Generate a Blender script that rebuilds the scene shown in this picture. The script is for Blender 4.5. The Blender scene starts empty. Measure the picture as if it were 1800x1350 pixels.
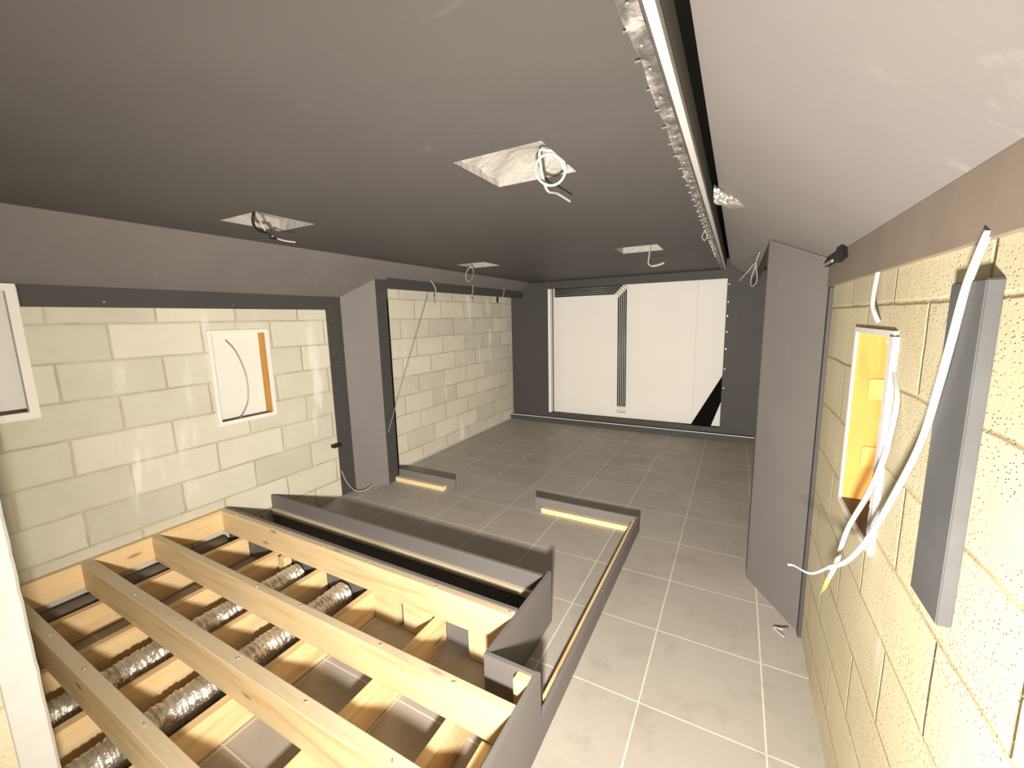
import bpy, bmesh, math, random
from mathutils import Vector, Matrix, noise

random.seed(7)
SC = bpy.context.scene
COL = SC.collection

# ------------------------------------------------------------------ camera
cam_data = bpy.data.cameras.new('camera')
cam = bpy.data.objects.new('camera', cam_data)
COL.objects.link(cam)
cam_data.sensor_fit = 'HORIZONTAL'
cam_data.sensor_width = 36.0
cam_data.lens = 724.82 / 1800 * 36.0
cam_data.clip_start = 0.02
CAM_H = 1.57
r_ = Vector((0.879146, 0.475977, -0.023392))
u_ = Vector((-0.053218, 0.146837, 0.987728))
f_ = Vector((-0.473571, 0.867113, -0.154422))
m = Matrix.Identity(4)
for i in range(3):
    m[i][0], m[i][1], m[i][2] = r_[i], u_[i], -f_[i]
m[2][3] = CAM_H
cam.matrix_world = m
SC.camera = cam

# ------------------------------------------------------------------ world, lights, exposure
world = bpy.data.worlds.new('world')
SC.world = world
world.use_nodes = True
bg = world.node_tree.nodes['Background']
bg.inputs[0].default_value = (1.0, 0.93, 0.84, 1)
bg.inputs[1].default_value = 0.25
SC.view_settings.view_transform = 'Standard'
SC.view_settings.look = 'None'
SC.view_settings.gamma = 1.0
SC.view_settings.use_curve_mapping = False
SC.view_settings.exposure = 0.0
SC.cycles.max_bounces = 10
SC.cycles.diffuse_bounces = 6
SC.cycles.use_denoising = True

LAMP = Vector((-0.06, -0.02, 1.06))          # the hand-held work lamp the shadows point back to


def add_light(name, kind, loc, energy, color, **kw):
    d = bpy.data.lights.new(name, kind)
    d.energy = energy
    d.color = color
    for k, v in kw.items():
        setattr(d, k, v)
    o = bpy.data.objects.new(name, d)
    o.location = loc
    COL.objects.link(o)
    return o


WARM = (1.0, 0.92, 0.81)
spot = add_light('work_lamp_beam', 'SPOT', LAMP, 225, WARM, spot_size=math.radians(172), spot_blend=1.0, shadow_soft_size=0.05)
spot.rotation_euler = (Vector((-1.7, 5.7, 1.20)) - LAMP).to_track_quat('-Z', 'Y').to_euler()
glow = add_light('work_lamp_glow', 'POINT', LAMP, 52, WARM, shadow_soft_size=0.06)
for lamp in (spot, glow):
    lamp.data.use_nodes = True
    nt = lamp.data.node_tree
    fo = nt.nodes.new('ShaderNodeLightFalloff')
    fo.inputs['Strength'].default_value = 1.0
    nt.links.new(fo.outputs['Linear' if lamp is spot else 'Quadratic'], nt.nodes['Emission'].inputs['Strength'])

# ------------------------------------------------------------------ helpers


class MB:
    """collects boxes, prisms, tubes and quads into one mesh"""

    def __init__(self):
        self.bm = bmesh.new()

    def box(self, x0, x1, y0, y1, z0, z1, bevel=0.0):
        vs = [self.bm.verts.new(p) for p in ((x0, y0, z0), (x1, y0, z0), (x1, y1, z0), (x0, y1, z0), (x0, y0, z1), (x1, y0, z1), (x1, y1, z1), (x0, y1, z1))]
        fs = [self.bm.faces.new([vs[i] for i in q]) for q in ((3, 2, 1, 0), (4, 5, 6, 7), (0, 1, 5, 4), (1, 2, 6, 5), (2, 3, 7, 6), (3, 0, 4, 7))]
        if bevel:
            es = list({e for f in fs for e in f.edges})
            bmesh.ops.bevel(self.bm, geom=es, offset=bevel, segments=2, affect='EDGES', profile=0.5)
        return self

    def prism(self, pts, vec):
        vec = Vector(vec)
        a = [self.bm.verts.new(p) for p in pts]
        b = [self.bm.verts.new(Vector(p) + vec) for p in pts]
        n = len(pts)
        self.bm.faces.new(a)
        self.bm.faces.new(b[::-1])
        for i in range(n):
            j = (i + 1) % n
            self.bm.faces.new((a[j], a[i], b[i], b[j]))
        return self

    def quad(self, *pts):
        self.bm.faces.new([self.bm.verts.new(p) for p in pts])
        return self

    def tube(self, path, r, seg=10, smooth=6, taper=None):
        P = catmull([Vector(p) for p in path], smooth) if smooth else [Vector(p) for p in path]
        rings = []
        up = Vector((0.31, 0.17, 0.93)).normalized()
        for i, p in enumerate(P):
            t = (P[min(i + 1, len(P) - 1)] - P[max(i - 1, 0)]).normalized()
            a = t.cross(up)
            if a.length < 1e-3:
                a = t.cross(Vector((1, 0, 0)))
            a.normalize()
            b = t.cross(a).normalized()
            rr = r if taper is None else r * taper(i / (len(P) - 1))
            rings.append([self.bm.verts.new(p + a * rr * math.cos(k * 2 * math.pi / seg) + b * rr * math.sin(k * 2 * math.pi / seg)) for k in range(seg)])
        for i in range(len(rings) - 1):
            for k in range(seg):
                f = self.bm.faces.new((rings[i][k], rings[i][(k + 1) % seg], rings[i + 1][(k + 1) % seg], rings[i + 1][k]))
                f.smooth = True
        self.bm.faces.new(rings[0][::-1])
        self.bm.faces.new(rings[-1])
        return self

    def slab(self, us, vs, holes, w0, w1, axis):
        """slab between w0 and w1 along axis with rectangular holes; (u, v) are the other two axes"""
        us = sorted(set(us + [h[i] for h in holes for i in (0, 1)]))
        vs = sorted(set(vs + [h[i] for h in holes for i in (2, 3)]))

        def P(u, v, w):
            return {'x': (w, u, v), 'z': (u, v, w), 'y': (u, w, v)}[axis]

        cache = {}

        def V(i, j, k):
            if (i, j, k) not in cache:
                cache[(i, j, k)] = self.bm.verts.new(P(us[i], vs[j], (w0, w1)[k]))
            return cache[(i, j, k)]

        def solid(i, j):
            if i < 0 or j < 0 or i >= len(us) - 1 or j >= len(vs) - 1:
                return False
            cu, cv = (us[i] + us[i + 1]) / 2, (vs[j] + vs[j + 1]) / 2
            return not any(h[0] < cu < h[1] and h[2] < cv < h[3] for h in holes)

        for i in range(len(us) - 1):
            for j in range(len(vs) - 1):
                if not solid(i, j):
                    continue
                self.bm.faces.new((V(i, j, 0), V(i + 1, j, 0), V(i + 1, j + 1, 0), V(i, j + 1, 0)))
                self.bm.faces.new((V(i, j + 1, 1), V(i + 1, j + 1, 1), V(i + 1, j, 1), V(i, j, 1)))
                for (di, dj, a, b) in ((-1, 0, (i, j), (i, j + 1)), (1, 0, (i + 1, j), (i + 1, j + 1)), (0, -1, (i, j), (i + 1, j)), (0, 1, (i, j + 1), (i + 1, j + 1))):
                    if not solid(i + di, j + dj):
                        self.bm.faces.new((V(*a, 0), V(*b, 0), V(*b, 1), V(*a, 1)))
        return self

    def build(self, name, mat, parent=None, fix=True):
        if fix:
            bmesh.ops.recalc_face_normals(self.bm, faces=self.bm.faces[:])
        me = bpy.data.meshes.new(name)
        self.bm.to_mesh(me)
        self.bm.free()
        me.materials.append(mat)
        o = bpy.data.objects.new(name, me)
        COL.objects.link(o)
        if parent is not None:
            o.parent = parent
            base = Vector((0, 0, 0))
            q = parent
            while q is not None:
                base += q.location
                q = q.parent
            o.location = -base
        return o


def catmull(P, n):
    out = []
    for i in range(len(P) - 1):
        p0, p1, p2, p3 = P[max(i - 1, 0)], P[i], P[i + 1], P[min(i + 2, len(P) - 1)]
        for k in range(n):
            t = k / n
            out.append(0.5 * ((2 * p1) + (p2 - p0) * t + (2 * p0 - 5 * p1 + 4 * p2 - p3) * t * t + (3 * p1 - p0 - 3 * p2 + p3) * t ** 3))
    out.append(P[-1])
    return out


def tag(o, label, cat, group=None):
    o['label'] = label
    o['category'] = cat
    if group:
        o['group'] = group
    return o


def thing(name, label, cat, loc, group=None):
    o = bpy.data.objects.new(name, None)
    o.empty_display_size = 0.05
    o.location = loc
    COL.objects.link(o)
    return tag(o, label, cat, group)


def struct(o):
    o['kind'] = 'structure'
    return o


# ------------------------------------------------------------------ materials
class NT:
    def __init__(self, name, rough=0.7, spec=0.3, metal=0.0):
        self.mat = bpy.data.materials.new(name)
        self.mat.use_nodes = True
        self.t = self.mat.node_tree
        self.b = self.t.nodes['Principled BSDF']
        self.b.inputs['Roughness'].default_value = rough
        self.b.inputs['Specular IOR Level'].default_value = spec
        self.b.inputs['Metallic'].default_value = metal
        self.co = self.n('ShaderNodeTexCoord').outputs['Object']

    def n(self, typ, **kw):
        nd = self.t.nodes.new(typ)
        for k, v in kw.items():
            setattr(nd, k, v)
        return nd

    def link(self, a, b):
        self.t.links.new(a, b)

    def mapping(self, scale=(1, 1, 1), loc=(0, 0, 0), src=None):
        mp = self.n('ShaderNodeMapping')
        mp.inputs['Scale'].default_value = scale
        mp.inputs['Location'].default_value = loc
        self.link(src or self.co, mp.inputs['Vector'])
        return mp.outputs[0]

    def noise(self, scale, detail=4, vec=None, rough=0.55, dist=0.0):
        nd = self.n('ShaderNodeTexNoise')
        nd.inputs['Scale'].default_value = scale
        nd.inputs['Detail'].default_value = detail
        nd.inputs['Roughness'].default_value = rough
        nd.inputs['Distortion'].default_value = dist
        self.link(vec or self.co, nd.inputs['Vector'])
        return nd.outputs['Fac']

    def ramp(self, fac, stops):
        nd = self.n('ShaderNodeValToRGB')
        cr = nd.color_ramp
        while len(cr.elements) < len(stops):
            cr.elements.new(0.5)
        for e, (p, c) in zip(cr.elements, stops):
            e.position = p
            e.color = (c, c, c, 1) if isinstance(c, (int, float)) else (*c, 1)
        self.link(fac, nd.inputs[0])
        return nd.outputs[0]

    def mix(self, a, b, fac, mode='MIX'):
        nd = self.n('ShaderNodeMix', data_type='RGBA', blend_type=mode)
        for sock, val in ((nd.inputs[6], a), (nd.inputs[7], b)):
            if isinstance(val, tuple):
                sock.default_value = (*val, 1)
            else:
                self.link(val, sock)
        if isinstance(fac, (int, float)):
            nd.inputs[0].default_value = fac
        else:
            self.link(fac, nd.inputs[0])
        return nd.outputs[2]

    def math(self, op, a, b):
        nd = self.n('ShaderNodeMath', operation=op)
        for s, v in ((nd.inputs[0], a), (nd.inputs[1], b)):
            if isinstance(v, (int, float)):
                s.default_value = v
            else:
                self.link(v, s)
        return nd.outputs[0]

    def color(self, c):
        if isinstance(c, tuple):
            self.b.inputs['Base Color'].default_value = (*c, 1)
        else:
            self.link(c, self.b.inputs['Base Color'])
        return self

    def bump(self, h, strength=0.3, dist=0.01):
        nd = self.n('ShaderNodeBump')
        nd.inputs['Strength'].default_value = strength
        nd.inputs['Distance'].default_value = dist
        self.link(h, nd.inputs['Height'])
        self.link(nd.outputs[0], self.b.inputs['Normal'])
        return self


def plain(name, c, rough=0.6, spec=0.3, metal=0.0, var=0.12, vs=9.0):
    n = NT(name, rough, spec, metal)
    f = n.noise(vs, 5)
    d = tuple(x * (1 - var) for x in c)
    l = tuple(min(1, x * (1 + var)) for x in c)
    n.color(n.mix(d, l, f))
    n.bump(n.noise(vs * 12, 3), 0.06, 0.004)
    return n.mat


def paint_mat(name, k):
    n = NT(name, 0.62, 0.25)
    base = n.mix((0.91 * k, 0.835 * k, 0.815 * k), (1.13 * k, 1.05 * k, 1.025 * k), n.noise(2.5, 5))
    scuff = n.ramp(n.noise(7, 6, n.mapping((1, 1, 0.35)), 0.7, 0.6), [(0.62, 0.0), (0.80, 0.45)])
    dust = n.mix(base, (1.9 * k, 1.8 * k, 1.7 * k), scuff)
    n.color(dust)
    n.bump(n.noise(90, 3), 0.08, 0.003)
    return n.mat


def block_mat(name, swap, zoff, yoff, tint, pits, joint=0.011):
    n = NT(name, 0.92, 0.1)
    sep = n.n('ShaderNodeSeparateXYZ')
    n.link(n.co, sep.inputs[0])
    comb = n.n('ShaderNodeCombineXYZ')
    n.link(sep.outputs['X' if swap else 'Y'], comb.inputs[0])
    n.link(sep.outputs['Z'], comb.inputs[1])
    wob = n.n('ShaderNodeMix', data_type='VECTOR')
    nz = n.n('ShaderNodeTexNoise')
    nz.inputs['Scale'].default_value = 7
    n.link(n.co, nz.inputs['Vector'])
    wob.inputs[0].default_value = 0.012
    n.link(n.mapping(loc=(yoff, zoff, 0), src=comb.outputs[0]), wob.inputs[4])
    n.link(nz.outputs['Color'], wob.inputs[5])
    br = n.n('ShaderNodeTexBrick')
    n.link(wob.outputs[1], br.inputs['Vector'])
    br.inputs['Scale'].default_value = 1
    br.inputs['Brick Width'].default_value = 0.462
    br.inputs['Row Height'].default_value = 0.2045
    br.inputs['Mortar Size'].default_value = joint
    br.inputs['Mortar Smooth'].default_value = 0.9
    br.inputs['Bias'].default_value = -0.1
    c1 = tuple(x * 0.88 for x in tint)
    c2 = tuple(min(1, x * 1.10) for x in tint)
    br.inputs['Color1'].default_value = (*c1, 1)
    br.inputs['Color2'].default_value = (*c2, 1)
    br.inputs['Mortar'].default_value = (tint[0] * 0.82, tint[1] * 0.77, tint[2] * 0.68, 1)
    col = n.mix(br.outputs['Color'], (1, 0.98, 0.92), n.ramp(n.noise(3.2, 6, rough=0.65), [(0.35, 0.0), (0.8, 0.14)]))
    # pale lime runs down the blocks
    runs = n.ramp(n.noise(5.5, 4, n.mapping((1, 1, 0.16)), 0.6), [(0.58, 0.0), (0.66, 0.9)])
    keep = n.ramp(n.noise(1.6, 2), [(0.44, 0.0), (0.56, 1.0)])
    col = n.mix(col, (0.74, 0.72, 0.66), n.math('MULTIPLY', n.math('MULTIPLY', runs, keep), 0.8))
    fine = n.noise(140, 4, rough=0.7)
    col = n.mix(col, (0.30, 0.26, 0.18), n.ramp(fine, [(0.30, 0.30 * pits), (0.42, 0.0)]))
    vor = n.n('ShaderNodeTexVoronoi')
    vor.inputs['Scale'].default_value = 165
    n.link(n.mapping((1, 0.45, 1)), vor.inputs['Vector'])
    hole = n.ramp(vor.outputs['Distance'], [(0.14, 1.0), (0.30, 0.0)])
    hole = n.math('MULTIPLY', hole, n.ramp(n.noise(9, 3), [(0.36, 0.0), (0.56, 1.0)]))
    hole = n.math('MULTIPLY', hole, pits)
    crack = n.math('MULTIPLY', n.ramp(br.outputs['Fac'], [(0.55, 0.0), (0.95, 1.0)]), n.ramp(n.noise(2.6, 4), [(0.50, 0.0), (0.56, 0.65)]))
    col = n.mix(col, (0.22, 0.17, 0.09), n.math('MULTIPLY', crack, 0.35 + 0.5 * pits))
    col = n.mix(col, (0.30, 0.25, 0.15), n.math('MULTIPLY', hole, 0.5))
    n.color(col)
    h = n.math('SUBTRACT', n.math('MULTIPLY', fine, 0.25), n.math('MULTIPLY', br.outputs['Fac'], 0.9))
    h = n.math('SUBTRACT', h, n.math('MULTIPLY', hole, 0.5))
    n.bump(h, 0.55, 0.007)
    return n.mat


def floor_mat():
    n = NT('floor_tile', 0.48, 0.35)
    br = n.n('ShaderNodeTexBrick')
    br.offset = 0.0
    n.link(n.mapping(loc=(0.275 + 0.002, -1.53 + 0.4475 * 6 + 0.002, 0)), br.inputs['Vector'])
    br.inputs['Scale'].default_value = 1
    br.inputs['Brick Width'].default_value = 0.4505
    br.inputs['Row Height'].default_value = 0.4475
    br.inputs['Mortar Size'].default_value = 0.0035
    br.inputs['Mortar Smooth'].default_value = 0.2
    br.inputs['Color1'].default_value = (0.335, 0.305, 0.27, 1)
    br.inputs['Color2'].default_value = (0.36, 0.328, 0.292, 1)
    br.inputs['Mortar'].default_value = (0.62, 0.58, 0.51, 1)
    dust = n.ramp(n.noise(1.9, 7, rough=0.65, dist=0.4), [(0.42, 0.0), (0.75, 0.34)])
    col = n.mix(br.outputs['Color'], (0.46, 0.425, 0.38), dust)
    grime = n.ramp(n.noise(4.5, 6, n.mapping((1, 1, 1), (3, 9, 0)), 0.7), [(0.52, 0.0), (0.72, 0.4)])
    col = n.mix(col, (0.12, 0.11, 0.10), n.math('MULTIPLY', grime, 0.7))
    n.color(col)
    n.link(n.ramp(n.noise(5, 5), [(0.3, 0.38), (0.7, 0.60)]), n.b.inputs['Roughness'])
    n.bump(n.math('MULTIPLY', br.outputs['Fac'], -1.0), 0.3, 0.003)
    return n.mat


def wood_mat(name, axis, c=(0.70, 0.545, 0.32), dusty=0.0):
    n = NT(name, 0.6, 0.25)
    sc = {'x': (1.2, 16, 16), 'y': (16, 1.2, 16), 'z': (16, 16, 1.2)}[axis]
    g = n.noise(1.0, 6, n.mapping(sc), 0.6, 1.2)
    dk = tuple(x * y for x, y in zip(c, (0.80, 0.72, 0.60)))
    lt = tuple(min(1, x * y) for x, y in zip(c, (1.10, 1.12, 1.18)))
    col = n.ramp(g, [(0.30, dk), (0.46, c), (0.70, lt)])
    vor = n.n('ShaderNodeTexVoronoi')
    vor.inputs['Scale'].default_value = 1
    ks = {'x': (2.6, 9, 9), 'y': (9, 2.6, 9), 'z': (9, 9, 2.6)}[axis]
    n.link(n.mapping(tuple(k * 1.0 for k in ks)), vor.inputs['Vector'])
    knot = n.ramp(vor.outputs['Distance'], [(0.05, 1.0), (0.12, 0.0)])
    col = n.mix(col, (0.30, 0.14, 0.045), n.math('MULTIPLY', knot, 0.75))
    if dusty:
        geo = n.n('ShaderNodeNewGeometry')
        sp = n.n('ShaderNodeSeparateXYZ')
        n.link(geo.outputs['True Normal'], sp.inputs[0])
        up = n.ramp(sp.outputs['Z'], [(0.7, 0.0), (0.9, dusty)])
        col = n.mix(col, (0.42, 0.38, 0.31), up)
    n.color(col)
    n.bump(g, 0.12, 0.002)
    return n.mat


def foil_mat():
    n = NT('foil', 0.20, 0.5, 0.88)
    n.color(n.mix((0.72, 0.68, 0.62), (0.92, 0.90, 0.86), n.noise(22, 4)))
    n.bump(n.noise(42, 5, n.mapping((1, 2.6, 1)), 0.55, 0.8), 0.55, 0.014)
    return n.mat


def membrane_mat():
    n = NT('clear_membrane', 0.14, 0.6)
    n.color(n.mix((0.16, 0.15, 0.14), (0.55, 0.52, 0.49), n.ramp(n.noise(30, 4, n.mapping((1, 0.4, 1))), [(0.4, 0.0), (0.65, 1.0)])))
    n.bump(n.noise(28, 4), 0.9, 0.02)
    tr = n.n('ShaderNodeBsdfTransparent')
    mx = n.n('ShaderNodeMixShader')
    n.link(n.ramp(n.noise(26, 4), [(0.35, 0.25), (0.7, 0.75)]), mx.inputs[0])
    n.link(tr.outputs[0], mx.inputs[1])
    n.link(n.b.outputs[0], mx.inputs[2])
    n.link(mx.outputs[0], n.t.nodes['Material Output'].inputs['Surface'])
    return n.mat


def recess_mat():
    n = NT('recess_lining', 0.45, 0.4)
    n.color(n.mix((0.27, 0.26, 0.24), (0.40, 0.385, 0.35), n.noise(7, 6, dist=0.8)))
    n.bump(n.noise(14, 5, dist=0.6), 0.6, 0.03)
    return n.mat


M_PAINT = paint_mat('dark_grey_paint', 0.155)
M_PAINT_SHADED = paint_mat('shaded_dark_paint', 0.056)  # same dark paint with shade put into the colour, for dimmer faces
M_SLOPE_LIT = paint_mat('dusty_lit_slope_paint', 0.205)  # dusty dark paint, lightened to carry lamp light on the right slope
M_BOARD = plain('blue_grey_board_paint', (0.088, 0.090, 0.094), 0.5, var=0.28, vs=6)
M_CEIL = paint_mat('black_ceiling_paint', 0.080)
M_BLOCKL = block_mat('pale_block_left', False, 0.047, -0.956 + 0.462 * 6, (0.54, 0.515, 0.425), 0.25)
M_BLOCKR = block_mat('pale_block_right', False, 0.060, 0.20, (0.54, 0.48, 0.32), 1.0, 0.008)
M_BLOCKB = block_mat('pale_block_back', True, 0.047, 0.1, (0.60, 0.55, 0.38), 0.6)
M_FLOOR = floor_mat()
M_WOODX = wood_mat('pine_x', 'x', dusty=0.45)
M_WOODY = wood_mat('pine_y', 'y', (0.69, 0.505, 0.275))
M_WOODZ = wood_mat('pine_z', 'z')
M_ORANGE = wood_mat('orange_ply', 'z', (0.50, 0.255, 0.06))
M_ORANGE2 = plain('orange_ply_cover', (0.56, 0.32, 0.09), 0.55)
M_FOIL = foil_mat()
M_MEMB = membrane_mat()
M_RECESS = recess_mat()
M_WHITE = plain('white_board', (0.68, 0.665, 0.62), 0.7, var=0.04, vs=2.2)
M_FRAME = plain('white_frame', (0.70, 0.685, 0.63), 0.55, var=0.04)
M_PLASTER = plain('plaster_edge', (0.56, 0.555, 0.54), 0.9, var=0.10, vs=16)
M_CABLE = plain('white_cable', (0.42, 0.415, 0.395), 0.4, var=0.03)
M_GREYCABLE = plain('grey_cable', (0.36, 0.34, 0.31), 0.45, var=0.05)
M_BLACK = plain('black_plastic', (0.012, 0.012, 0.013), 0.5)
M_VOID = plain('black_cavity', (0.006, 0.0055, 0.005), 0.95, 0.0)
M_CONDUIT = plain('dark_conduit', (0.045, 0.05, 0.048), 0.45)
M_PIPE = plain('dusty_dark_pipe', (0.13, 0.115, 0.10), 0.8, var=0.3)
M_STEEL = plain('bright_steel', (0.80, 0.78, 0.74), 0.3, metal=0.9)
M_YELLOW = plain('yellow_sheath', (0.75, 0.68, 0.12), 0.5)
M_BROWN = plain('brown_board', (0.17, 0.115, 0.07), 0.8)
M_FASCIA = plain('brown_grey_paint', (0.235, 0.19, 0.155), 0.6, var=0.22, vs=5)

# ------------------------------------------------------------------ room shell
XL, XR = -3.14, 0.353
YF = 5.92
ZC = 2.11
struct(MB().box(-3.4, 0.6, -1.4, 6.3, -0.10, 0.0).build('floor', M_FLOOR))

HOLES = [(-0.90, -0.56, 1.25, 1.575), (-2.385, -2.06, 1.25, 1.58), (-2.46, -2.13, 3.40, 3.73), (-0.91, -0.572, 3.40, 3.735)]
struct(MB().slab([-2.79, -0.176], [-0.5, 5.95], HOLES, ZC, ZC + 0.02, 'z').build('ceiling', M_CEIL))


def slope(x0, z0, x1, z1, y0, y1, nx, nz):
    t = 0.03
    pts = [(x0, y0, z0), (x1, y0, z1), (x1 + nx * t, y0, z1 + nz * t), (x0 + nx * t, y0, z0 + nz * t)]
    return MB().prism(pts, (0, y1 - y0, 0))


sl = slope(-3.15, 1.778, -2.775, 2.112, -0.5, 2.945, -0.66, 0.75)
xm = -2.93
zm = 1.778 + (2.112 - 1.778) * (xm + 3.15) / 0.375
pts = [(xm, 2.945, zm), (-2.775, 2.945, 2.112), (-2.775 - 0.02, 2.945, 2.134), (xm - 0.02, 2.945, zm + 0.022)]
sl.prism(pts, (0, 3.005, 0))
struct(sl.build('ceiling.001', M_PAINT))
sl = slope(0.365, 1.781, -0.108, 2.136, -0.5, 2.80, 0.6, 0.8)
xm = 0.146
zm = 1.781 + (2.136 - 1.781) * (0.365 - xm) / 0.473
pts = [(xm, 2.80, zm), (-0.108, 2.80, 2.136), (-0.108 + 0.018, 2.80, 2.16), (xm + 0.018, 2.80, zm + 0.024)]
sl.prism(pts, (0, 3.15, 0))
struct(sl.build('ceiling.002', M_SLOPE_LIT))
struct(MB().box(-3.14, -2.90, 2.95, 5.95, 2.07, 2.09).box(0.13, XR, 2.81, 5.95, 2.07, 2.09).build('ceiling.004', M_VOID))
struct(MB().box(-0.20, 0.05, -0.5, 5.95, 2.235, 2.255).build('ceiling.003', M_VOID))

# block walls with the speaker niches cut out
N1 = (1.475, 1.885, 0.885, 1.54)
N0 = (0.20, 0.655, 1.135, 1.795)
NR = (1.37, 1.76, 0.915, 1.515)
struct(MB().slab([-0.5, 6.2], [0, 2.2], [N1, N0], XL - 0.2, XL, 'x').build('wall_left', M_BLOCKL))
struct(MB().slab([-1.4, 6.2], [0, 2.2], [NR], XR, XR + 0.22, 'x').build('wall_right', M_BLOCKR))
wb = MB()
for a, b in ((-3.3, -2.60), (-2.5985, -0.473), (-0.470, 0.5)):
    wb.box(a, b, YF, YF + 0.02, 0, 2.2)
wb.box(-3.3, 0.5, YF + 0.022, YF + 0.12, 0, 2.2)
struct(wb.build('wall_front', M_WHITE))
struct(MB().box(XL, -1.68, -0.10, 0.25, 0, ZC - 0.001).build('wall_back', M_BLOCKB))
# rough plaster strip on the corner of the back wall
st = MB()
prev = None
N = 60
for k in range(N + 1):
    z = 0.0 + k * 2.1 / N
    e0 = 0.184
    e1 = 0.252 + 0.0025 * noise.noise(Vector((k * 0.7, 0, 3)))
    row = [st.bm.verts.new(p) for p in ((-1.6795, e0, z), (-1.674, e0 + 0.002, z), (-1.672 + 0.002 * noise.noise(Vector((k * .9, 1, 0))), e1 - 0.004, z), (-1.680, e1 + 0.003, z))]
    if prev:
        for i in range(3):
            st.bm.faces.new((prev[i], prev[i + 1], row[i + 1], row[i]))
    prev = row
struct(st.build('trim_1', M_PLASTER))
# left fascia with the flat strip beside the column
struct(MB().prism([(-3.12, 0.67, 1.69), (-3.12, 2.415, 1.69), (-3.12, 2.415, 0), (-3.12, 2.56, 0), (-3.12, 2.56, 1.80), (-3.12, 0.67, 1.80)], (-0.02, 0, 0)).build('trim_2', M_PAINT_SHADED))
T2 = bpy.data.objects['trim_2']
for (yy, zz) in ((2.445, 1.72), (2.46, 1.60), (2.45, 1.32), (2.48, 1.20), (2.45, 0.98), (2.49, 0.62), (1.66, 1.715), (0.98, 1.72)):
    MB().tube([(-3.1205, yy, zz), (-3.1175, yy, zz)], 0.005, 8, 0).build('screw_head', M_STEEL, T2)
# left header board over the far recess, right header board
struct(MB().prism([(-2.914, 2.95, 1.885), (-2.914, 5.73, 1.885), (-2.914, 5.73, 1.985), (-2.914, 2.95, 1.985)], (-0.02, 0, 0)).build('trim_3', M_PAINT_SHADED))
struct(MB().prism([(0.128, 2.8, 1.885), (0.128, 5.73, 1.885), (0.128, 5.73, 1.957), (0.128, 2.8, 1.957)], (0.02, 0, 0)).build('trim_4', M_PAINT_SHADED))
# right fascia above the blocks
tf = MB().box(0.335, XR, -0.9, 2.40, 1.678, 1.802)
struct(tf.build('trim_5', M_FASCIA))
# thin pale bead where the far block wall meets the floor
struct(MB().box(XL, XL + 0.018, 2.97, 5.70, 0, 0.012, 0.003).build('trim_6', M_PLASTER))
# front plinth with its pale top edge
struct(MB().box(-3.13, XR, 5.665, 5.73, 0, 0.078).build('baseboard_front', M_PAINT_SHADED))
struct(MB().box(-3.13, XR, 5.660, 5.668, 0.074, 0.082).build('trim_7', M_FRAME))

# ------------------------------------------------------------------ front frame around the white boards
fr = thing('screen_frame', 'dark painted frame with wide side panels around the white front wall opening', 'frame', (-1.4, 5.75, 0.08))
MB().box(-3.11, -2.492, 5.73, 5.75, 0.08, 2.0).build('side_panel', M_PAINT_SHADED, fr)
rp = MB().box(-0.135, XR, 5.73, 5.75, 0.08, 2.0).build('side_panel', M_PAINT_SHADED, fr)
MB().box(-3.11, XR, 5.73, 5.75, 2.0, 2.105).box(-0.173, 0.05, 5.73, 5.75, 2.105, 2.234).build('header', M_PAINT_SHADED, fr)
MB().box(-2.492, -0.135, 5.73, 5.75, 0.08, 0.145).build('sill', M_PAINT_SHADED, fr)
MB().box(-2.492, -2.452, 5.728, 5.775, 0.147, 2.0, 0.002).build('stud', M_FRAME, fr)['label'] = 'white upright stud'
MB().box(-2.448, -2.435, 5.79, 5.80, 0.147, 2.0).build('edge_strip', M_CONDUIT, fr)
for zz in (1.93, 1.72, 1.55, 1.36, 1.15, 0.90, 0.66):
    MB().tube([(-0.115, 5.7305, zz), (-0.115, 5.7265, zz)], 0.005, 8, 0).build('screw_head', M_STEEL, rp)

# black diagonal plank in the front opening
dg = MB().prism([(-0.536, 5.80, 0.02), (-0.277, 5.80, 0.02), (-0.08, 5.80, 0.645), (-0.08, 5.80, 0.91)], (0, 0.02, 0))
tag(dg.build('plank', M_VOID), 'black plank leaning diagonally in the lower right corner of the white front wall', 'board')

# conduits
COND = ['outermost', 'second from outside', 'middle', 'second from inside', 'innermost']
for k in range(5):
    d = k * 0.026
    zt = 1.995 - d
    xc = -1.375 - d
    y = 5.86
    c = thing('conduit', f'thin dark conduit bent on the white front wall, {COND[k]} of five', 'conduit', (-1.8, y, 0.16), 'conduits on the front wall')
    R = 0.05
    path = [(-2.434, y, zt), (xc - R, y, zt)]
    MB().tube(path, 0.0095, 10, 0).build('horizontal_run', M_CONDUIT, c)
    MB().tube([(xc, y, zt - R), (xc + 0.012, y, 0.30)], 0.0095, 10, 0).build('vertical_run', M_CONDUIT, c)
    MB().tube([(xc - R + R * math.sin(a) - 0.0, y, zt - R + R * math.cos(a)) for a in [i * math.pi / 16 for i in range(9)]], 0.0125, 10, 0).build('bend_collar', M_FRAME, c)['label'] = 'white elbow'
    MB().tube([(xc + 0.012, y, 0.30), (xc + 0.013, y, 0.20)], 0.0125, 10, 0).build('end_collar', M_FRAME, c)['label'] = 'white end piece'

# ------------------------------------------------------------------ splayed columns


def zl(x):
    return 1.805 + 0.89 * (x + 3.12) - 0.004


def zr(x):
    return 1.79 + 0.75 * (0.353 - x) - 0.004


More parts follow.
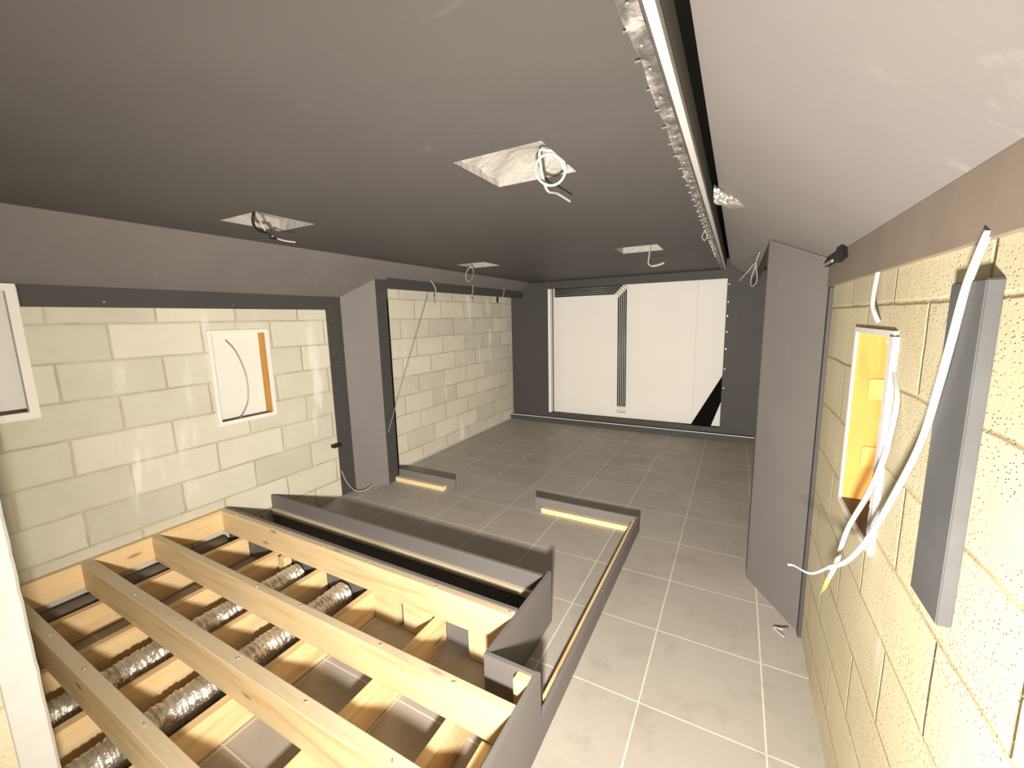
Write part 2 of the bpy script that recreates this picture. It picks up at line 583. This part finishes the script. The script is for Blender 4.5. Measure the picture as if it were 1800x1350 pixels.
c = thing('wall_column', 'dark grey splayed column built against the left block wall', 'column', (-3.0, 2.75, 0))
a, b, d_ = (-3.118, 2.56), (-2.934, 2.805), (-2.934, 2.95)
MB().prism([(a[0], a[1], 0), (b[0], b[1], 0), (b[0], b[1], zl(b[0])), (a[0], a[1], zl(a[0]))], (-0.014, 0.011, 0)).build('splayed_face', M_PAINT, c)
MB().prism([(b[0], b[1], 0), (d_[0], d_[1], 0), (d_[0], d_[1], zl(b[0])), (b[0], b[1], zl(b[0]))], (-0.018, 0, 0)).build('side_face', M_PAINT_SHADED, c)  # darker than the splayed face: its shade is in the colour
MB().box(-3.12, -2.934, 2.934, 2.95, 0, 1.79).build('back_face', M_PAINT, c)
c = thing('wall_column', 'dark grey splayed column standing against the right block wall', 'column', (0.24, 2.6, 0))
a, b, d_ = (0.343, 2.27), (0.126, 2.66), (0.126, 2.81)
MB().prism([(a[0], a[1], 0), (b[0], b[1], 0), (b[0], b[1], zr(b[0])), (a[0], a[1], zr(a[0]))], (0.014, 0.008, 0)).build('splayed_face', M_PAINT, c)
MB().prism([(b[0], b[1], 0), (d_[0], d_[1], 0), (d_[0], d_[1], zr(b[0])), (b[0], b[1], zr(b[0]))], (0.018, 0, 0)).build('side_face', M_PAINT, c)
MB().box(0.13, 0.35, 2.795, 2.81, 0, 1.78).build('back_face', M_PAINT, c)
MB().box(0.338, 0.352, 2.235, 2.275, 0, 1.674).build('edge_board', M_PAINT_SHADED, c)

# ------------------------------------------------------------------ timber platform
pf = thing('stage_frame', 'open pine joist frame of the raised platform with dark side boards and front step', 'platform', (-1.85, 0.85, 0))
for (y0, y1, x1) in ((1.40, 1.436, -0.793), (1.005, 1.043, -0.582), (0.690, 0.745, -0.582), (0.400, 0.447, -0.582)):
    jo = MB().box(-3.10, x1, y0, y1, 0.143, 0.30, 0.003).build('joist', M_WOODX, pf)
    for x in [-2.9 + 0.42 * i + random.uniform(-.05, .05) for i in range(int((x1 + 3.0) / 0.42) + 1)]:
        yy = (y0 + y1) / 2 + random.uniform(-.008, .008)
        an = random.uniform(0, 3)
        dx, dy = 0.007 * math.cos(an), 0.007 * math.sin(an)
        MB().tube([(x - dx, yy - dy, 0.302), (x + dx, yy + dy, 0.3015)], 0.0025, 6, 0).build('screw', M_STEEL, jo)
MB().box(-3.138, -3.10, 0.255, 1.436, 0.155, 0.30, 0.003).build('ledger', M_WOODY, pf)
for i, (x, ye) in enumerate(((-2.87, 1.433), (-2.49, 1.433), (-2.065, 1.433), (-1.645, 1.433), (-1.185, 1.433), (-0.815, 1.165), (-0.655, 1.0))):
    MB().box(x - 0.042, x, 0.255, ye, 0.001, 0.1425, 0.002).build('bearer', M_WOODY, pf)
for (x0, x1) in ((-1.643, -1.475), (-1.435, -1.25), (-1.03, -0.795)):
    MB().box(x0, x1, 1.402, 1.433, 0.001, 0.1425, 0.001).build('packing_block', M_WOODX, pf)
MB().box(-2.445, -2.385, 1.375, 1.425, 0.001, 0.1425, 0.002).build('packing_block', M_WOODZ, pf)
MB().box(-3.12, -0.793, 1.4365, 1.456, 0.001, 0.302, 0.001).build('riser_board', M_PAINT, pf)['label'] = 'dark painted riser board'
sp = MB().prism([(-0.58, 0.255, 0.001), (-0.58, 1.191, 0.001), (-0.58, 1.191, 0.303), (-0.58, 0.255, 0.303)], (0.02, 0, 0))
sp.build('side_board', M_PAINT, pf)['label'] = 'dark painted side board'
MB().box(-0.792, -0.5805, 1.1705, 1.189, 0.001, 0.303, 0.001).build('return_board', M_PAINT, pf)['label'] = 'dark painted board across the step-in'
MB().box(-0.642, -0.581, 1.128, 1.170, 0.14, 0.297, 0.003).build('corner_block', M_WOODZ, pf)

# middle step fixed to the platform
MB().box(-3.135, -0.794, 1.768, 1.788, 0.001, 0.262, 0.0015).build('step_riser_board', M_PAINT, pf)
MB().box(-3.10, -0.794, 1.742, 1.7675, 0.128, 0.166, 0.002).build('step_batten', wood_mat('dusty_pine', 'x', (0.56, 0.48, 0.35), 0.3), pf)['label'] = 'dusty pine batten'
MB().prism([(-0.793, 1.19, 0.001), (-0.793, 1.795, 0.001), (-0.793, 1.795, 0.284), (-0.793, 1.19, 0.300)], (0.017, 0, 0)).build('step_side_board', M_PAINT, pf)

lo = thing('low_step_frame', 'low dark L-shaped step frame on the floor tiles, pine batten inside', 'step', (-0.8, 2.6, 0))
MB().box(-1.405, -0.5605, 2.930, 2.948, 0.001, 0.107, 0.001).build('front_board', M_PAINT, lo)
MB().box(-0.58, -0.5605, 1.1915, 2.0, 0.001, 0.107).build('side_board', M_PAINT, lo)
MB().box(-0.58, -0.5605, 2.006, 2.93, 0.001, 0.107, 0.001).build('side_board', M_PAINT, lo)
MB().box(-1.335, -0.622, 2.886, 2.929, 0.001, 0.042, 0.002).build('front_batten', M_WOODX, lo)['label'] = 'pale pine batten'
MB().box(-0.606, -0.581, 1.30, 2.925, 0.001, 0.088, 0.002).build('side_batten', M_WOODY, lo)['label'] = 'pale pine batten'

lo = thing('low_step_frame', 'short low dark step board at the foot of the left column, pine batten behind', 'step', (-2.6, 2.93, 0))
MB().box(-2.92, -2.232, 2.930, 2.948, 0.001, 0.114, 0.001).build('front_board', M_PAINT, lo)
MB().box(-2.925, -2.33, 2.882, 2.929, 0.001, 0.045, 0.002).build('front_batten', M_WOODX, lo)['label'] = 'pale pine batten'


# foil ducts between the bearers
def duct(x, label, seed):
    b = MB()
    seg, L0, L1, r = 30, 0.26, 1.40, 0.061
    n = 240
    rows = []
    for i in range(n + 1):
        y = L0 + (L1 - L0) * i / n
        cx = x + 0.006 * math.sin(y * 5 + seed)
        row = []
        for k in range(seg):
            a = 2 * math.pi * k / seg
            q = Vector((math.cos(a) * 1.1 + y * 6, math.sin(a) * 1.1, y * 40 + a * 0.0 + seed * 9))
            rr = r * (1 + 0.085 * noise.noise(q) + 0.05 * noise.noise(q * 2.1)) + 0.0024 * math.sin(y * 2 * math.pi / 0.021 + 1.3 * noise.noise(q * .5))
            row.append(b.bm.verts.new((cx + rr * math.cos(a), y, 0.069 + rr * math.sin(a))))
        rows.append(row)
    for i in range(n):
        for k in range(seg):
            b.bm.faces.new((rows[i][k], rows[i][(k + 1) % seg], rows[i + 1][(k + 1) % seg], rows[i + 1][k]))
    b.bm.faces.new(rows[0])
    b.bm.faces.new(rows[-1][::-1])
    tag(b.build('foil_duct', M_FOIL), label, 'duct', 'foil ducts under the joists')


duct(-2.285, 'crinkled silver foil duct under the joists, the one nearer the left block wall', 1)
duct(-1.875, 'crinkled silver foil duct under the joists, the one nearer the floor bays', 2)
pp = MB().tube([(-3.045, 0.27, 0.07), (-3.045, 0.7, 0.07), (-3.045, 1.37, 0.07)], 0.066, 20, 4)
tag(pp.build('dark_pipe', M_PIPE), 'dusty dark pipe lying under the joists along the left block wall', 'pipe')

# ------------------------------------------------------------------ speaker niches


def niche(label, xw, sgn, h, depth, fw, out, side_mat, loc_cat='niche', lip_mat=None):
    y0, y1, z0, z1 = h
    t = thing('speaker_niche', label, loc_cat, (xw, (y0 + y1) / 2, z0))
    x0, x1 = xw, xw - sgn * depth         # sgn: direction into the room
    xa, xb = min(x0, x1), max(x0, x1)
    e = 0.002
    MB().box(xa, xb, y0 + e, y0 + 0.012, z0 + e, z1 - e).build('near_side', M_FRAME, t)
    s = MB().box(xa, xb, y1 - 0.012, y1 - e, z0 + e, z1 - e).build('far_side', side_mat, t)
    MB().box(xa, xb, y0 + 0.012, y1 - 0.012, z1 - 0.014, z1 - e).build('top_board', M_FRAME, t)
    MB().box(xa, xb, y0 + 0.012, y1 - 0.012, z0 + e, z0 + 0.014).build('bottom_board', M_BROWN, t)
    xk = x1
    MB().box(min(xk, xk - sgn * 0.012), max(xk, xk - sgn * 0.012), y0 + 0.012, y1 - 0.012, z0 + 0.014, z1 - 0.014).build('back_board', M_WHITE, t)
    xo = xw + sgn * out
    f = MB()
    f.slab([y0 - 0.004, y1 + 0.004], [z0 - 0.004, z1 + 0.004], [(y0 + fw, y1 - fw, z0 + fw, z1 - fw)], min(xw + sgn * 0.0005, xo), max(xw + sgn * 0.0005, xo), 'x')
    f.build('frame', lip_mat or M_FRAME, t)['label'] = 'white frame'
    return t, s


niche('white framed speaker niche in the left block wall, orange ply side and cable inside', XL, 1, N1, 0.10, 0.022, 0.012, M_ORANGE)
niche('white framed speaker niche cut off by the left edge of the photo', XL, 1, N0, 0.10, 0.032, 0.035, M_BROWN)
nr, side = niche('tall speaker niche lined with orange ply in the right block wall', XR, -1, NR, 0.16, 0.012, 0.008, M_ORANGE)
# two rounded covers on the orange side and a dark cut-out in the bottom
for z in (1.315, 1.085):
    b = MB()
    pts = []
    cx, w, hh, rr = 0.425, 0.034, 0.034, 0.008
    for (sx, sz, a0) in ((1, 1, 0), (-1, 1, 90), (-1, -1, 180), (1, -1, 270)):
        for k in range(5):
            a = math.radians(a0 + k * 22.5)
            pts.append((cx + sx * (w - rr) + rr * math.cos(a), NR[1] - 0.0125, z + sz * (hh - rr) + rr * math.sin(a)))
    b.prism(pts, (0, -0.007, 0))
    b.build('cover_plate', M_ORANGE2, nr)['label'] = 'yellow ply cover plate'
for z in (1.47, 0.99):
    MB().tube([(0.43, NR[1] - 0.012, z), (0.43, NR[1] - 0.0145, z)], 0.006, 10, 0).build('screw_head', M_STEEL, nr)
MB().box(0.42, 0.46, 1.60, 1.66, NR[2] + 0.0143, NR[2] + 0.0155).build('cable_hole', M_VOID, nr)
# torn plaster bead on the near edge
b = MB()
prev = None
for k in range(71):
    z = NR[2] + 0.01 + k * (NR[3] - NR[2] - 0.02) / 70
    w = 0.010 + 0.011 * abs(noise.noise(Vector((k * 0.23, 5, 1)))) + 0.004 * noise.noise(Vector((k * .9, 2, 1)))
    ya = NR[0] - 0.012 - w * 0.8
    row = [b.bm.verts.new(p) for p in ((0.3525, ya, z), (0.341, ya + 0.006, z), (0.340, NR[0] + w, z), (0.356, NR[0] + w + 0.003, z))]
    if prev:
        for i in range(3):
            b.bm.faces.new((prev[i], prev[i + 1], row[i + 1], row[i]))
    prev = row
b.build('plaster_edge', M_PLASTER, nr)['label'] = 'torn white plaster edge'

# painted board on the right wall
pb = MB()
pts = [(0.331, 0.915, 1.025), (0.331, 1.036, 1.025), (0.331, 1.036, 1.615), (0.331, 0.915, 1.615)]
pb.prism(pts, (0.0215, 0, 0))
es = [e for e in pb.bm.edges]
bmesh.ops.bevel(pb.bm, geom=es, offset=0.002, segments=2, affect='EDGES')
tag(pb.build('wall_board', M_BOARD), 'narrow dark grey painted board fixed upright on the right block wall', 'board')

# ------------------------------------------------------------------ ceiling recesses and their wires
RL = ['square ceiling recess with pale lining and a white cable ring, above the near floor', 'square ceiling recess with black wires hanging, near the left slope',
      'small far ceiling recess with a grey cable loop, over the left block wall', 'far ceiling recess with a bent grey cable, in front of the white boards']
for k, h in enumerate(HOLES):
    x0, x1, y0, y1 = h
    b = MB()
    zt = ZC + 0.075
    n = 14

    def topz(i, j):
        u, v = i / n, j / n
        z = zt + 0.018 * noise.noise(Vector((u * 3 + k * 4, v * 3, k)))
        return z - (0.05 * max(0, 1 - u / 0.35) if k == 0 else 0.02 * max(0, 1 - v / 0.3))
    g = [[b.bm.verts.new((x0 + 0.001 + (x1 - x0 - 0.002) * i / n, y0 + 0.001 + (y1 - y0 - 0.002) * j / n, topz(i, j))) for j in range(n + 1)] for i in range(n + 1)]
    for i in range(n):
        for j in range(n):
            b.bm.faces.new((g[i][j], g[i + 1][j], g[i + 1][j + 1], g[i][j + 1]))
    edge = [g[i][0] for i in range(n + 1)] + [g[n][j] for j in range(1, n + 1)] + [g[i][n] for i in range(n - 1, -1, -1)] + [g[0][j] for j in range(n - 1, 0, -1)]
    low = [b.bm.verts.new((v.co.x, v.co.y, ZC + 0.003)) for v in edge]
    for i in range(len(edge)):
        j = (i + 1) % len(edge)
        b.bm.faces.new((edge[i], edge[j], low[j], low[i]))
    tag(b.build('ceiling_recess', M_RECESS, fix=False), RL[k], 'recess', 'square openings cut in the dark ceiling')


def cable(path, r, mat, label, cat='cable', group=None, name='cable', smooth=6):
    return tag(MB().tube(path, r, 8, smooth).build(name, mat), label, cat, group)


ring = []
for k in range(17):
    a = k * 2 * math.pi / 12
    rr = 0.046 + 0.0008 * k
    ring.append((-0.618 + 0.92 * rr * math.cos(a) + 0.05 * rr * math.sin(a), 1.455 + 0.38 * rr * math.cos(a) - 0.35 * rr * math.sin(a) - 0.0006 * k, 2.096 + 0.93 * rr * math.sin(a)))
cable([(-0.585, 1.50, 2.165), (-0.572, 1.48, 2.12)] + ring + [(-0.655, 1.50, 2.05), (-0.65, 1.60, 2.055), (-0.64, 1.72, 2.05)], 0.005, M_CABLE, 'white cable coiled in a ring hanging from the near ceiling recess')
cable([(-2.13, 1.30, 2.17), (-2.14, 1.28, 2.09), (-2.20, 1.33, 2.06), (-2.15, 1.36, 2.035), (-2.20, 1.40, 2.03), (-2.14, 1.39, 2.015)], 0.007, M_BLACK, 'black wires curling out of the ceiling recess near the left slope')
cable([(-2.19, 1.32, 2.16), (-2.16, 1.34, 2.07), (-2.185, 1.38, 2.04), (-2.15, 1.43, 2.015), (-2.10, 1.47, 2.005)], 0.004, M_CABLE, 'thin pale wire beside the black wires under the left ceiling recess')
loopC = [(-2.34, 3.52, 2.17), (-2.35, 3.50, 2.10)] + [(-2.36 + 0.045 * math.sin(a), 3.50 + 0.02 * math.cos(a), 2.02 + 0.07 * math.cos(a)) for a in [i * math.pi / 5 for i in range(1, 17)]]
cable(loopC, 0.0045, M_GREYCABLE, 'grey cable loop hanging from the far ceiling recess over the left block wall')
cable([(-0.64, 3.50, 2.17), (-0.645, 3.50, 2.05), (-0.655, 3.52, 1.99), (-0.63, 3.53, 1.965)], 0.0055, M_GREYCABLE, 'bent grey cable end hanging from the ceiling recess before the white boards')
cable([(-0.63, 3.53, 1.965), (-0.58, 3.53, 1.97), (-0.535, 3.53, 1.985)], 0.009, M_GREYCABLE, 'grey taped cable tip below the far right ceiling recess', smooth=3)

# ------------------------------------------------------------------ lighting slot along the ceiling edge
memb = thing('vapour_membrane', 'clear plastic membrane stapled along the right edge of the dark ceiling', 'membrane', (-0.2, 2.8, 2.1))
b = MB()
prev = None
n = 260
for i in range(n + 1):
    y = -0.2 + 5.85 * i / n
    xe = -0.208 - 0.006 * abs(math.sin(y * 9.5)) - 0.002 * noise.noise(Vector((y * 9, 0, 0)))
    row = []
    for k in range(6):
        t = k / 5
        x = xe + (-0.179 - xe) * t
        z = 2.105 + 0.004 * noise.noise(Vector((x * 60, y * 22, 2))) - 0.003
        row.append(b.bm.verts.new((x, y, z)))
    if prev:
        for k in range(5):
            f = b.bm.faces.new((prev[k], prev[k + 1], row[k + 1], row[k]))
            f.smooth = True
    prev = row
b.build('plastic_strip', M_MEMB, memb)
y = 0.62
k = 0
while y < 4.4:
    x = -0.214
    dx = 0.006
    MB().box(x - dx, x + dx, y - 0.0016, y + 0.0016, 2.0985, 2.1015).build('staple', M_STEEL, memb)
    x2 = -0.194 + random.uniform(-.003, .003)
    y2 = y + 0.055 + random.uniform(-.02, .02)
    MB().tube([(x2, y2, 2.100), (x2, y2, 2.095)], 0.004, 8, 0).build('screw_head', M_STEEL, memb)
    y += random.uniform(0.10, 0.135)
    k += 1
sb = thing('slot_batten', 'pale batten strip edging the dark slot between ceiling and right slope', 'batten', (-0.165, 2.8, 2.11))
MB().box(-0.1745, -0.155, -0.5, 5.725, 2.106, 2.132, 0.001).build('white_strip', plain('white_strip_paint', (0.46, 0.45, 0.43), 0.6, var=0.08), sb)['label'] = 'white strip'
MB().box(-0.1745, -0.156, -0.5, 5.725, 2.133, 2.232).build('upstand', plain('grey_upstand', (0.20, 0.185, 0.165), 0.7), sb)['label'] = 'grey upstand'
cable([(-0.158 - 0.06, 3.02, 2.10), (-0.235, 3.06, 2.075), (-0.222, 3.10, 2.055), (-0.205, 3.06, 2.075), (-0.212, 3.02, 2.098)], 0.003, M_CABLE, 'small wire hoop hanging at the membrane edge')

# crumpled foil poking out of the slot
b = MB()
n, s = 14, 26
rows = []
for i in range(n + 1):
    t = i / n
    cx = -0.125 + 0.15 * t
    cy = 2.195 + 0.10 * t
    cz = 2.110 - 0.055 * t
    r = 0.060 * math.sin(math.pi * min(1, 0.42 + 0.58 * t)) + 0.002
    row = []
    for k in range(s):
        a = 2 * math.pi * k / s
        q = Vector((t * 5, math.cos(a) * 2, math.sin(a) * 2))
        rr = r * (1 + 0.35 * noise.noise(q * 1.7) + 0.2 * noise.noise(q * 4))
        row.append(b.bm.verts.new((cx, cy + rr * 1.0 * math.cos(a), cz + 0.55 * rr * math.sin(a))))
    rows.append(row)
for i in range(n):
    for k in range(s):
        b.bm.faces.new((rows[i][k], rows[i][(k + 1) % s], rows[i + 1][(k + 1) % s], rows[i + 1][k]))
b.bm.faces.new(rows[0])
b.bm.faces.new(rows[-1][::-1])
tag(b.build('foil_scrap', M_FOIL), 'crumpled silver foil poking out of the slot by the right slope', 'foil')

# ------------------------------------------------------------------ loose wires
CA = [(0.335, 0.942, 1.69), (0.328, 0.968, 1.609), (0.325, 0.987, 1.515), (0.325, 1.012, 1.432), (0.325, 1.054, 1.319), (0.315, 1.104, 1.206), (0.3, 1.187, 1.051), (0.28, 1.26, 0.94), (0.25, 1.306, 0.884)]
t = thing('cable', 'thick white cable hanging down across the dark upright board on the right wall', 'cable', (0.3, 1.1, 1.0))
MB().tube(CA, 0.0062, 10).build('sheath', M_CABLE, t)
MB().tube([(0.25, 1.306, 0.884), (0.215, 1.311, 0.854), (0.185, 1.37, 0.835), (0.17, 1.38, 0.828)], 0.0035, 8).build('bare_end', M_CABLE, t)['label'] = 'stripped thin ends'
t = thing('cable', 'white cable dangling from the orange ply niche, yellow green tip', 'cable', (0.3, 1.35, 0.8))
MB().tube([(0.352, 1.36, 1.42), (0.345, 1.29, 1.363), (0.335, 1.267, 1.283), (0.325, 1.26, 1.213), (0.315, 1.305, 1.106), (0.3, 1.384, 0.971), (0.285, 1.393, 0.858), (0.276, 1.415, 0.795)], 0.0062, 10).build('sheath', M_CABLE, t)
MB().tube([(0.276, 1.415, 0.795), (0.27, 1.432, 0.748)], 0.0055, 8, 0).build('tip', M_YELLOW, t)['label'] = 'yellow green tip'
MB().tube([(0.27, 1.432, 0.748), (0.262, 1.44, 0.72)], 0.0022, 8, 0).build('strand', M_STEEL, t)
cable([(0.343, 1.558, 1.685), (0.335, 1.544, 1.597), (0.338, 1.521, 1.561), (0.347, 1.514, 1.538)], 0.006, M_CABLE, 'short white cable dropping from the fascia into the top of the orange niche')
cable([(-3.13, 1.661, 1.70), (-3.132, 1.662, 1.62), (-3.132, 1.655, 1.55)], 0.004, M_CABLE, 'short white cable dropping to the left niche from the fascia')
cable([(-3.20, 1.62, 1.47), (-3.20, 1.68, 1.38), (-3.20, 1.73, 1.2), (-3.195, 1.72, 1.02), (-3.18, 1.66, 0.92), (-3.17, 1.63, 0.905)], 0.004, M_GREYCABLE, 'thin grey cable hanging inside the left niche')
for k, (pth, lab) in enumerate((
        ([(-2.91, 3.551, 2.02), (-2.88, 3.60, 1.93), (-2.885, 3.61, 1.86), (-2.88, 3.57, 1.80), (-2.885, 3.585, 1.73)], 'grey wires hanging over the far block wall from its header, nearest of three'),
        ([(-2.91, 4.369, 2.02), (-2.88, 4.33, 1.93), (-2.885, 4.29, 1.85), (-2.88, 4.31, 1.78)], 'grey wires hanging over the far block wall from its header, middle of three'),
        ([(-2.91, 5.165, 2.01), (-2.885, 5.10, 1.92), (-2.88, 5.04, 1.86), (-2.885, 5.08, 1.90)], 'grey wires hanging over the far block wall from its header, farthest of three'))):
    cable(pth, 0.006, M_GREYCABLE, lab, group='wires along the left header', name='hanging_wire')
tag(MB().box(-2.905, -2.89, 4.93, 4.96, 1.80, 1.875, 0.002).build('clip', M_BLACK), 'small black clip under the left header near the front', 'clip')
cable([(-2.90, 3.497, 1.839), (-2.9295, 2.83, 0.515)], 0.0025, M_GREYCABLE, 'taut thin cord slanting across the far block wall to the left column', name='cord', smooth=0)
tag(MB().box(-3.135, -3.09, 2.34, 2.42, 0.475, 0.505, 0.003).build('plug', M_BLACK), 'small black plug on the block wall beside the left column strip', 'plug')
cable([(-3.11, 2.41, 0.24), (-3.09, 2.44, 0.12), (-3.04, 2.49, 0.03), (-2.97, 2.55, 0.03), (-2.95, 2.60, 0.06)], 0.0035, M_CABLE, 'thin white cable curling on the floor at the left column foot')
cable([(0.10, 3.2, 1.965), (0.085, 3.25, 1.90), (0.10, 3.35, 1.80), (0.075, 3.4, 1.76), (0.062, 3.3, 1.80), (0.085, 3.22, 1.90), (0.03, 3.3, 1.84), (-0.01, 3.4, 1.80)], 0.0035, M_GREYCABLE, 'thin grey wires looped beside the top of the right column')
cable([(0.30, 2.27, 0.012), (0.27, 2.22, 0.03), (0.24, 2.25, 0.008), (0.28, 2.20, 0.007)], 0.004, M_CABLE, 'scrap of white wire on the tiles at the right column foot')
bk = thing('bracket', 'black metal bracket at the end of the brown fascia', 'bracket', (0.32, 2.1, 1.75))
MB().prism([(0.320, 1.92, 1.765), (0.320, 1.96, 1.815), (0.320, 2.06, 1.815), (0.320, 2.02, 1.755)], (0.014, 0, 0)).build('hook', M_BLACK, bk)
MB().prism([(0.322, 2.0, 1.765), (0.322, 2.36, 1.765), (0.322, 2.36, 1.79), (0.322, 2.05, 1.80)], (0.012, 0, 0)).build('arm', M_BLACK, bk)
MB().box(0.318, 0.322, 2.12, 2.34, 1.768, 1.778).build('bar', M_STEEL, bk)['label'] = 'bright steel bar'
